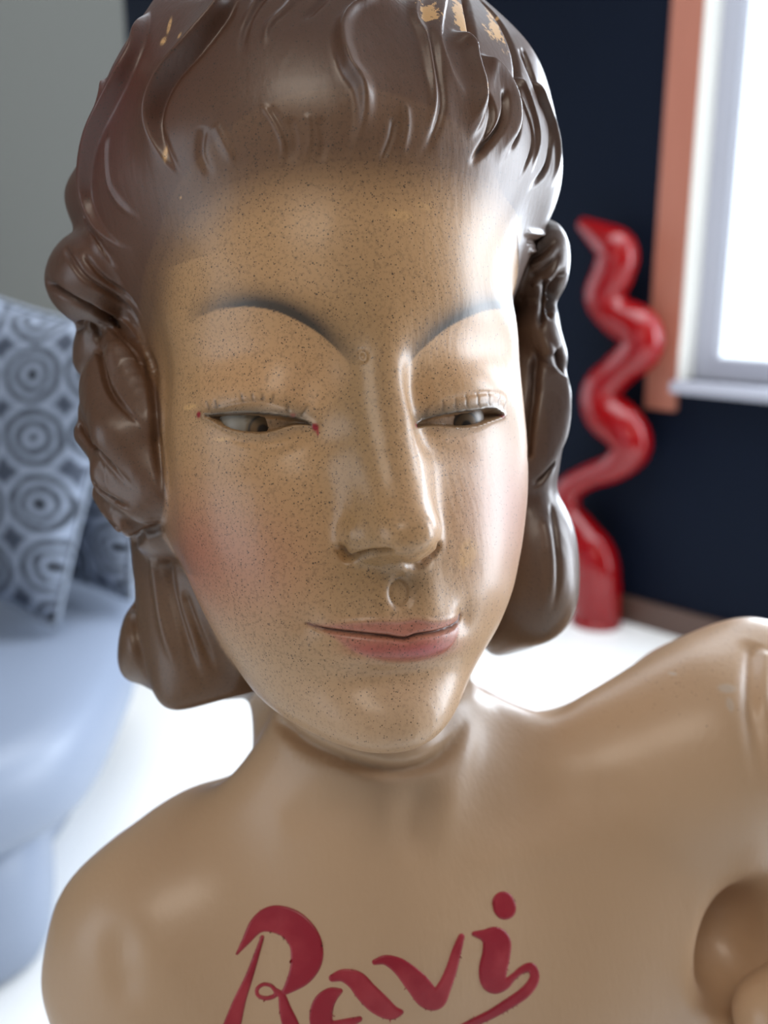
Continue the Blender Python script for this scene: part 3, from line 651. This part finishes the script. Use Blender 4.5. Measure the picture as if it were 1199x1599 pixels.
n4 = nd(M_PL, 'ShaderNodeTexNoise', Scale=420, Detail=3.0); mp4 = nd(M_PL, 'ShaderNodeMapping'); mp4.inputs['Rotation'].default_value = (.2, .5, .3); mp4.inputs['Scale'].default_value = (1, 1, .3); lk(M_PL, tc.outputs['Object'], mp4.inputs[0]); lk(M_PL, mp4.outputs[0], n4.inputs['Vector'])
n5 = nd(M_PL, 'ShaderNodeTexNoise', Scale=28, Detail=2.0); lk(M_PL, tc.outputs['Object'], n5.inputs['Vector'])
bp = nd(M_PL, 'ShaderNodeBump', Strength=.22, Distance=.0006); lk(M_PL, mth('ADD', n4.outputs['Fac'], mth('MULTIPLY', n5.outputs['Fac'], 1.5)), bp.inputs['Height']); lk(M_PL, bp.outputs['Normal'], b.inputs['Normal'])
# ---- the bust and its parts
base = l2w(V1[V1[:,2] < -30]).mean(0); base[2] = CUT_Z
bust = empty('bust', tuple(base)); tag(bust, 'painted plaster bust of a woman with swept-back brown hair and red lettering on her chest', 'bust')
nr1, nr2 = vnormals(D1v, Q1), vnormals(D2v, Q2)
def plaster(name, sel1, sel2):
    Va = np.vstack([D1v, D2v]); Na = np.vstack([nr1, nr2]); Ca = np.vstack([c1, c2]); Wa = np.stack([np.r_[s1, s2], np.r_[k1, k2], np.zeros(len(s1)+len(s2))], 1)
    Q = np.vstack([Q1[sel1], Q2[sel2]+len(D1v)]); u, inv = np.unique(Q, return_inverse=True); Q = inv.reshape(Q.shape)
    me = mesh_np(name, l2w(Va[u]), Q)
    for nm, dat in (('paint', Ca), ('wear', Wa)):
        a = me.color_attributes.new(nm, 'FLOAT_COLOR', 'POINT'); a.data.foreach_set('color', np.c_[dat[u], np.ones(len(u))].astype(np.float32).ravel())
    o = link(name, me, M_PL, bust); nw = (Na[u]@M_LC.T@M_CW.T); me.normals_split_custom_set_from_vertices(nw.astype(np.float32).tolist()); return o
hf1 = (g1[Q1].mean(1) > 0) & (V1[Q1].mean(1)[:,2] > -12.2); hf2 = (g2[Q2].mean(1) > 0) & (V2[Q2].mean(1)[:,2] > -12.2)
plaster('head_and_shoulders', ~core & ~hf1, core2 & ~hf2)
tag(plaster('hair', ~core & hf1, core2 & hf2), 'swept-back wavy hair airbrushed dark brown')
clock('bust linked')
# eyes
def uv_ball(c, r, axis, mat_, name, colf):
    bm = bmesh.new(); bmesh.ops.create_uvsphere(bm, u_segments=48, v_segments=48, radius=1); v = np.array([x.co for x in bm.verts]); me = bpy.data.meshes.new(name); bm.to_mesh(me); bm.free()
    z = axis/np.linalg.norm(axis); x = np.cross([0,0,1], z); x /= np.linalg.norm(x); y = np.cross(z, x); p = c+r*(v[:,:1]*x+v[:,1:2]*y+v[:,2:]*z)
    me.vertices.foreach_set('co', l2w(p).astype(np.float32).ravel()); me.update()
    th = np.arccos(np.clip(v[:,2], -1, 1))*r; col = np.array([colf(t, vx) for t, vx in zip(th, p[:,0]-c[0])]); a = me.color_attributes.new('paint', 'FLOAT_COLOR', 'POINT'); a.data.foreach_set('color', np.c_[col, np.ones(len(col))].astype(np.float32).ravel())
    return link(name, me, mat_, bust)
M_EYE = mat('painted_eye', (.6,.6,.6), .4); va = nd(M_EYE, 'ShaderNodeVertexColor', layer_name='paint'); lk(M_EYE, va.outputs['Color'], M_EYE.node_tree.nodes['Principled BSDF'].inputs['Base Color'])
def iris(t, vx):
    if t < .17: return lin(38,30,24)
    if t < .44: return lin(112,88,60)
    if t < .52: return lin(60,54,48)
    return lin(130,121,108) if vx < -.42 else lin(116,98,76)
for e, sx in zip(EYE, (-1, 1)):
    s = P3(*e['iris']); d = np.array(pray(*e['iris'])); gz = np.array([.10, -1.0, -.22]); gz /= np.linalg.norm(gz); r = 1.15
    c = s+np.array([0, 1, 0])*(r+.13); uv_ball(c, r, gz, M_EYE, 'eye', iris if sx < 0 else (lambda t, vx: iris(t, 1) if t < .52 else lin(108,92,76)))
    # lashes painted as a raised dark rim
# lettering
LT = {
 'R': [[(140,258,4),(168,218,13),(205,168,26),(255,150,42),(310,168,47),(350,215,50),(358,270,50),(340,320,38),(305,362,18),(285,380,8)],
       [(219,206,6),(200,265,9),(176,335,13),(150,400,19),(128,470,26),(112,520,30)],
       [(262,375,7),(246,358,6),(222,354,6),(203,368,6),(206,388,6),(230,397,7),(256,390,7),(264,376,7)], [(262,374,9),(280,390,12),(290,430,19),(306,478,26),(322,530,30)]],
 'a': [[(462,374,8),(432,388,24),(408,420,34),(403,470,36),(428,515,32)], [(425,500,30),(470,482,20),(522,462,9)], [(438,334,12),(472,326,20),(512,342,30),(545,380,34),(582,415,34),(620,440,24),(652,440,8)]],
 'v': [[(570,284,9),(605,278,16),(650,300,26),(700,350,36),(735,393,37),(763,400,30),(787,360,22),(808,308,18),(825,250,15),(840,205,10)]],
 'i': [[(880,196,8),(915,202,20),(948,218,42),(948,262,44),(938,310,44),(942,345,38),(975,352,18),(1000,332,11),(1030,308,12),(1056,302,16),(1068,325,15),(1060,352,17),(1030,385,18),(980,418,17),(930,448,15),(870,476,13),(800,512,12)],
       [(970,98,34),(974,112,36),(976,118,34)]]}
LT = {k: [[(300+x*.5004, 1360+y*.5004, w*.5004) for x, y, w in st] for st in v] for k, v in LT.items()}
def dens(st):
    a = np.array(st, float); return cr(a, 8) if len(a) > 2 else a
def capdist(P, st):
    a = dens(st); best = np.full(len(P), 1e9)
    for i in range(len(a)-1):
        ab = a[i+1, :2]-a[i, :2]; t = np.clip((P-a[i, :2])@ab/(ab@ab+1e-9), 0, 1); best = np.minimum(best, np.linalg.norm(P-a[i, :2]-t[:, None]*ab, axis=1)-(a[i, 2]+t*(a[i+1, 2]-a[i, 2])))
    return best
BVD = BVHTree.FromPolygons(D1v.tolist(), Q1.tolist())
M_LET = mat('red_letter_paint', tuple(lin(158,30,48)), .38); bump_noise(M_LET, 300, .3, .0006)
ln = bump_noise(M_LET, 60, .2, .0008); cr_ = nd(M_LET, 'ShaderNodeValToRGB'); cr_.color_ramp.elements[0].position = .45; cr_.color_ramp.elements[1].position = .75
cr_.color_ramp.elements[0].color = (*lin(150,24,42), 1); cr_.color_ramp.elements[1].color = (*lin(176,58,66), 1); lk(M_LET, ln.outputs['Fac'], cr_.inputs[0]); lk(M_LET, cr_.outputs[0], M_LET.node_tree.nodes['Principled BSDF'].inputs['Base Color'])
def letter(strokes):
    allp = np.vstack([np.array(s) for s in strokes]); x0, y0 = (allp[:, :2]-allp[:, 2:]).min(0)-4; x1, y1 = (allp[:, :2]+allp[:, 2:]).max(0)+4; y1 = min(y1, 1624)
    st = 1.25; gx, gy = np.arange(x0, x1, st), np.arange(y0, y1, st); G = np.stack(np.meshgrid(gx, gy), -1).reshape(-1, 2); D = np.min([capdist(G, s) for s in strokes], 0)
    # snap grid points near the outline onto it for a clean edge
    Dg = D.reshape(len(gy), len(gx)); gyy, gxx = np.gradient(Dg, st); gr = np.stack([gxx.ravel(), gyy.ravel()], 1); gn = np.linalg.norm(gr, axis=1)[:, None]+1e-6
    use = D < st*.75; nearb = np.abs(D) < st*.75; G2 = G.copy(); G2[nearb] -= (gr/gn)[nearb]*D[nearb, None]; Dn = np.where(nearb, 0, D)
    vid = np.full(len(G), -1); V, H = [], []
    for i in np.where(use)[0]:
        r = BVD.ray_cast(Vector(CAM_L), Vector(pray(*G2[i])))
        if r[0] is None: continue
        dep = -Dn[i]; h = .012+.035*min(1, dep/3.0); vid[i] = len(V); V.append(np.array(r[0])+np.array(r[1])*h)
    nx = len(gx); F = []
    for j in range(len(gy)-1):
        for i in range(nx-1):
            a = j*nx+i; q = [vid[a], vid[a+nx], vid[a+nx+1], vid[a+1]]
            if min(q) >= 0: F.append(q)
    V = np.array(V); F = np.array(F); u, inv = np.unique(F, return_inverse=True); V = V[u]; F = inv.reshape(F.shape)
    # close it: a skirt sunk into the chest
    E = {}
    for f in F:
        for k in range(4): E[(f[k], f[(k+1) % 4])] = 1
    bd = [e for e in E if (e[1], e[0]) not in E]; n = len(V); ub = sorted({v for e in bd for v in e}); ix = {v: n+i for i, v in enumerate(ub)}
    nn = vnormals(V, F); sk = np.array([V[v]-nn[v]*.12 for v in ub]); F = np.vstack([F, np.array([[e[1], e[0], ix[e[0]], ix[e[1]]] for e in bd])])
    return np.vstack([V, sk]), F
for ch, st in LT.items():
    v, f = letter(st); link('letter', mesh_np('letter', l2w(v), f), M_LET, bust)
clock('letters')
# ------------------------------------------------------------------ the things around the bust
def rings(name, loops, mat_, parent=None, close=True):   # loft of closed loops
    n = len(loops[0]); V = np.vstack(loops); F = []
    for i in range(len(loops)-1):
        for k in range(n): F.append((i*n+k, i*n+(k+1) % n, (i+1)*n+(k+1) % n, (i+1)*n+k))
    bm = bmesh.new(); vs = [bm.verts.new(v) for v in V]
    for f in F: bm.faces.new([vs[i] for i in f])
    if close: bm.faces.new(vs[:n][::-1]); bm.faces.new(vs[-n:])
    bmesh.ops.recalc_face_normals(bm, faces=bm.faces[:]); me = bpy.data.meshes.new(name); bm.to_mesh(me); bm.free(); return link(name, me, mat_, parent)
def circ(c, r, z, n=48): a = np.linspace(0, 2*np.pi, n, endpoint=False); return np.stack([c[0]+r*np.cos(a), c[1]+r*np.sin(a), np.full(n, z)], 1)
# pedestal under the bust (below the frame)
ped = empty('pedestal', (base[0], base[1], 0)); tag(ped, 'plain white round column pedestal carrying the plaster bust', 'pedestal')
M_PED = mat('white_lacquer', (.75,.75,.73), .4)
pc = (base[0], base[1])
rings('foot', [circ(pc, r, z) for r, z in ((.15,0),(.15,.02),(.145,.026),(.09,.03))], M_PED, ped)
rings('shaft', [circ(pc, r, z) for r, z in ((.08,.03),(.075,CUT_Z-.03))], M_PED, ped)
rings('top', [circ(pc, r, z) for r, z in ((.10,CUT_Z-.03),(.135,CUT_Z-.026),(.135,CUT_Z-.006),(.13,CUT_Z-.001))], M_PED, ped)
# red wavy sculpture by the wall
PS = 3.84
def on_wall(px, py): d = wray(px, py); t = PS/(d[0]+d[1]); return np.array([0,0,CAMH])+d*t, t
spine = [(912,352,12),(935,368,22),(962,392,34),(958,425,34),(944,462,33),(962,492,31),(998,515,35),(1000,545,34),(966,578,28),(940,608,32),(944,642,36),(972,668,36),(985,698,33),(960,728,24),(918,745,20),(888,766,22),(884,800,26),(905,835,32),(926,870,38),(932,910,38),(932,945,38)]
sp3, rad = [], []
for px, py, r in spine: p, t = on_wall(px, py); sp3.append(p); rad.append(r/FPX*t)
sp3 = np.array(sp3); foot = sp3[-1].copy(); foot[2] = .02; sp3 = np.vstack([sp3, foot]); rad.append(rad[-1])
cur = cr(np.c_[sp3, rad], 7)
def tube(name, c4, mat_, parent=None, n=24, flat=1.0, bi=None):
    p, r = c4[:, :3], c4[:, 3]; t = np.gradient(p, axis=0); t /= np.linalg.norm(t, axis=1)[:, None]; b0 = np.array(bi if bi is not None else [.7071,.7071,0]); L = []
    for i in range(len(p)):
        u = np.cross(t[i], b0); u /= np.linalg.norm(u); w = np.cross(t[i], u); a = np.linspace(0, 2*np.pi, n, endpoint=False)[:, None]; L.append(p[i]+r[i]*(np.cos(a)*u+flat*np.sin(a)*w))
    return rings(name, L, mat_, parent)
# rounded head end
h0 = cur[0]; tdir = cur[0, :3]-cur[1, :3]; tdir /= np.linalg.norm(tdir); caps = [np.r_[h0[:3]+tdir*h0[3]*math.sin(a), h0[3]*math.cos(a)] for a in (1.5, 1.2, .8, .4)]
sculpt = empty('wavy_sculpture', (foot[0], foot[1], 0)); tag(sculpt, 'glossy red wavy sculpture standing against the navy wall left of the window', 'sculpture')
tube('body', np.vstack([caps, cur]), M_RED, sculpt, flat=.85)
rings('foot', [circ(foot, r, z) for r, z in ((.085,0),(.085,.015),(.075,.022))], M_RED, sculpt)
# daybed
day = empty('daybed', (-1.05, 1.75, 0)); tag(day, 'pale blue-white leather daybed with rounded seat and plump base at the left', 'sofa')
def slab(name, px, zl, z0, z1, rnd, mat_, inset=.06):
    pl = cr(px+[px[0]], 6)[:-1]; P = np.array([at_z(x, y, zl) for x, y in pl]); e_ = np.maximum(P[:,1]-P[:,0]-3.40, 0)/2; P[:,0] += e_; P[:,1] -= e_; c = P.mean(0); L = []
    for k in range(9):
        a = math.pi*(k/8)-math.pi/2; z = (z0+z1)/2+(z1-z0)/2*math.sin(a); ins = rnd*(1-abs(math.cos(a))**.7); d = P-c; dl = np.linalg.norm(d[:, :2], axis=1)[:, None]; q = c+d*(1-ins/dl); q[:, 2] = z; L.append(q)
    q = c+(L[-1]-c)*.9; q[:, 2] = z1+.004; L.append(q); q = c+(L[-1]-c)*.5; q[:, 2] = z1+.010; L.append(q); return rings(name, L, mat_, day)
slab('seat', [(215,1030),(203,1070),(168,1145),(118,1208),(50,1252),(-60,1300),(-200,1360),(-330,1280),(-330,1100),(-240,960),(0,915),(180,915),(235,965)], .37, .27, .45, .09, M_LEATHER)
slab('base', [(120,1180),(75,1270),(84,1330),(74,1390),(35,1432),(-60,1480),(-220,1540),(-330,1420),(-330,1200),(-200,1080),(60,1080)], .14, .0, .27, .07, M_LEATHER)
# cushions
M_CUSH = mat('ring_pattern_fabric', (.5,.5,.5), .75)
tcn = nd(M_CUSH, 'ShaderNodeTexCoord'); mpn = nd(M_CUSH, 'ShaderNodeMapping'); mpn.inputs['Scale'].default_value = (8.0, 0, 8.0); mpn.inputs['Rotation'].default_value = (0, .35, 0)
vo = nd(M_CUSH, 'ShaderNodeTexVoronoi', Scale=1.0, Randomness=.08); nz = nd(M_CUSH, 'ShaderNodeTexNoise', Scale=30.0, Detail=2.0)
mx = nd(M_CUSH, 'ShaderNodeMath', operation='MULTIPLY_ADD'); mx.inputs[1].default_value = .12
rp = nd(M_CUSH, 'ShaderNodeValToRGB'); rp.color_ramp.interpolation = 'LINEAR'; E_ = rp.color_ramp.elements
nv, wh, md_ = (.012,.017,.028,1), (.24,.28,.36,1), (.035,.045,.07,1)
E_[0].position = .0; E_[0].color = nv; E_[1].position = .14; E_[1].color = nv
for p, c in ((.19, wh), (.24, wh), (.28, nv), (.33, nv), (.37, wh), (.41, wh), (.45, nv), (.50, nv), (.54, wh), (.60, wh), (.66, md_)): e = E_.new(p); e.color = c
lk(M_CUSH, tcn.outputs['Object'], mpn.inputs[0]); lk(M_CUSH, mpn.outputs[0], vo.inputs['Vector']); lk(M_CUSH, tcn.outputs['Object'], nz.inputs['Vector'])
lk(M_CUSH, nz.outputs['Fac'], mx.inputs[0]); lk(M_CUSH, vo.outputs['Distance'], mx.inputs[2]); lk(M_CUSH, mx.outputs[0], rp.inputs[0]); lk(M_CUSH, rp.outputs[0], M_CUSH.node_tree.nodes['Principled BSDF'].inputs['Base Color'])
M_PIPE = mat('pale_piping', (.25,.29,.36), .6)
def cushion(w, h, t, loc, rot, label, seed):
    o = empty('cushion', loc); o.rotation_euler = rot; n = 26; V, F = [], []; r = np.random.default_rng(seed); g = np.linspace(-1, 1, n)
    for s in (1, -1):
        for i, u in enumerate(g):
            for j, v in enumerate(g):
                k = 1-.07*(u*u)*(1-abs(v)**2)*1; k2 = 1-.07*(v*v)*(1-u*u); th = (max(0, 1-abs(u)**2.6)*max(0, 1-abs(v)**2.6))**.5
                V.append((u*w*(1-.06*(1-v*v)*u*u), s*(t*th*(1+.06*math.sin(5*u+seed)*math.cos(4*v))), v*h*(1-.06*(1-u*u)*v*v)))
    for s in (0, 1):
        for i in range(n-1):
            for j in range(n-1): a = s*n*n+i*n+j; f = (a, a+1, a+n+1, a+n); F.append(f if s else f[::-1])
    bm = bmesh.new(); vs = [bm.verts.new(v) for v in V]
    for f in F: bm.faces.new([vs[i] for i in f])
    bmesh.ops.remove_doubles(bm, verts=bm.verts[:], dist=1e-5); bmesh.ops.recalc_face_normals(bm, faces=bm.faces[:]); me = bpy.data.meshes.new('cover'); bm.to_mesh(me); bm.free()
    c = link('cover', me, M_CUSH); c.parent = o
    pts = [V[0*n+j] for j in range(n)]+[V[i*n+n-1] for i in range(1, n)]+[V[(n-1)*n+j] for j in range(n-2, -1, -1)]+[V[i*n] for i in range(n-2, 0, -1)]
    P = np.array(pts+[pts[0]]); P[:, 1] = 0; c = tube('piping', np.c_[P, np.full(len(P), .006)], M_PIPE, n=8, bi=(0,1,0)); c.parent = o
    tag(o, label, 'cushion', 'ring-patterned cushions on the daybed'); return o
def place(px, py, y): return tuple(at_y(px, py, y))
cushion(.235, .31, .085, place(-8, 700, 1.95), (math.radians(-14), math.radians(14), math.radians(-14)), 'navy and white ring-patterned cushion leaning in front at the left edge', 1)
cushion(.235, .30, .08, place(118, 712, 2.17), (math.radians(-12), math.radians(-4), math.radians(-38)), 'darker ring-patterned cushion propped behind, next to the hair', 2)
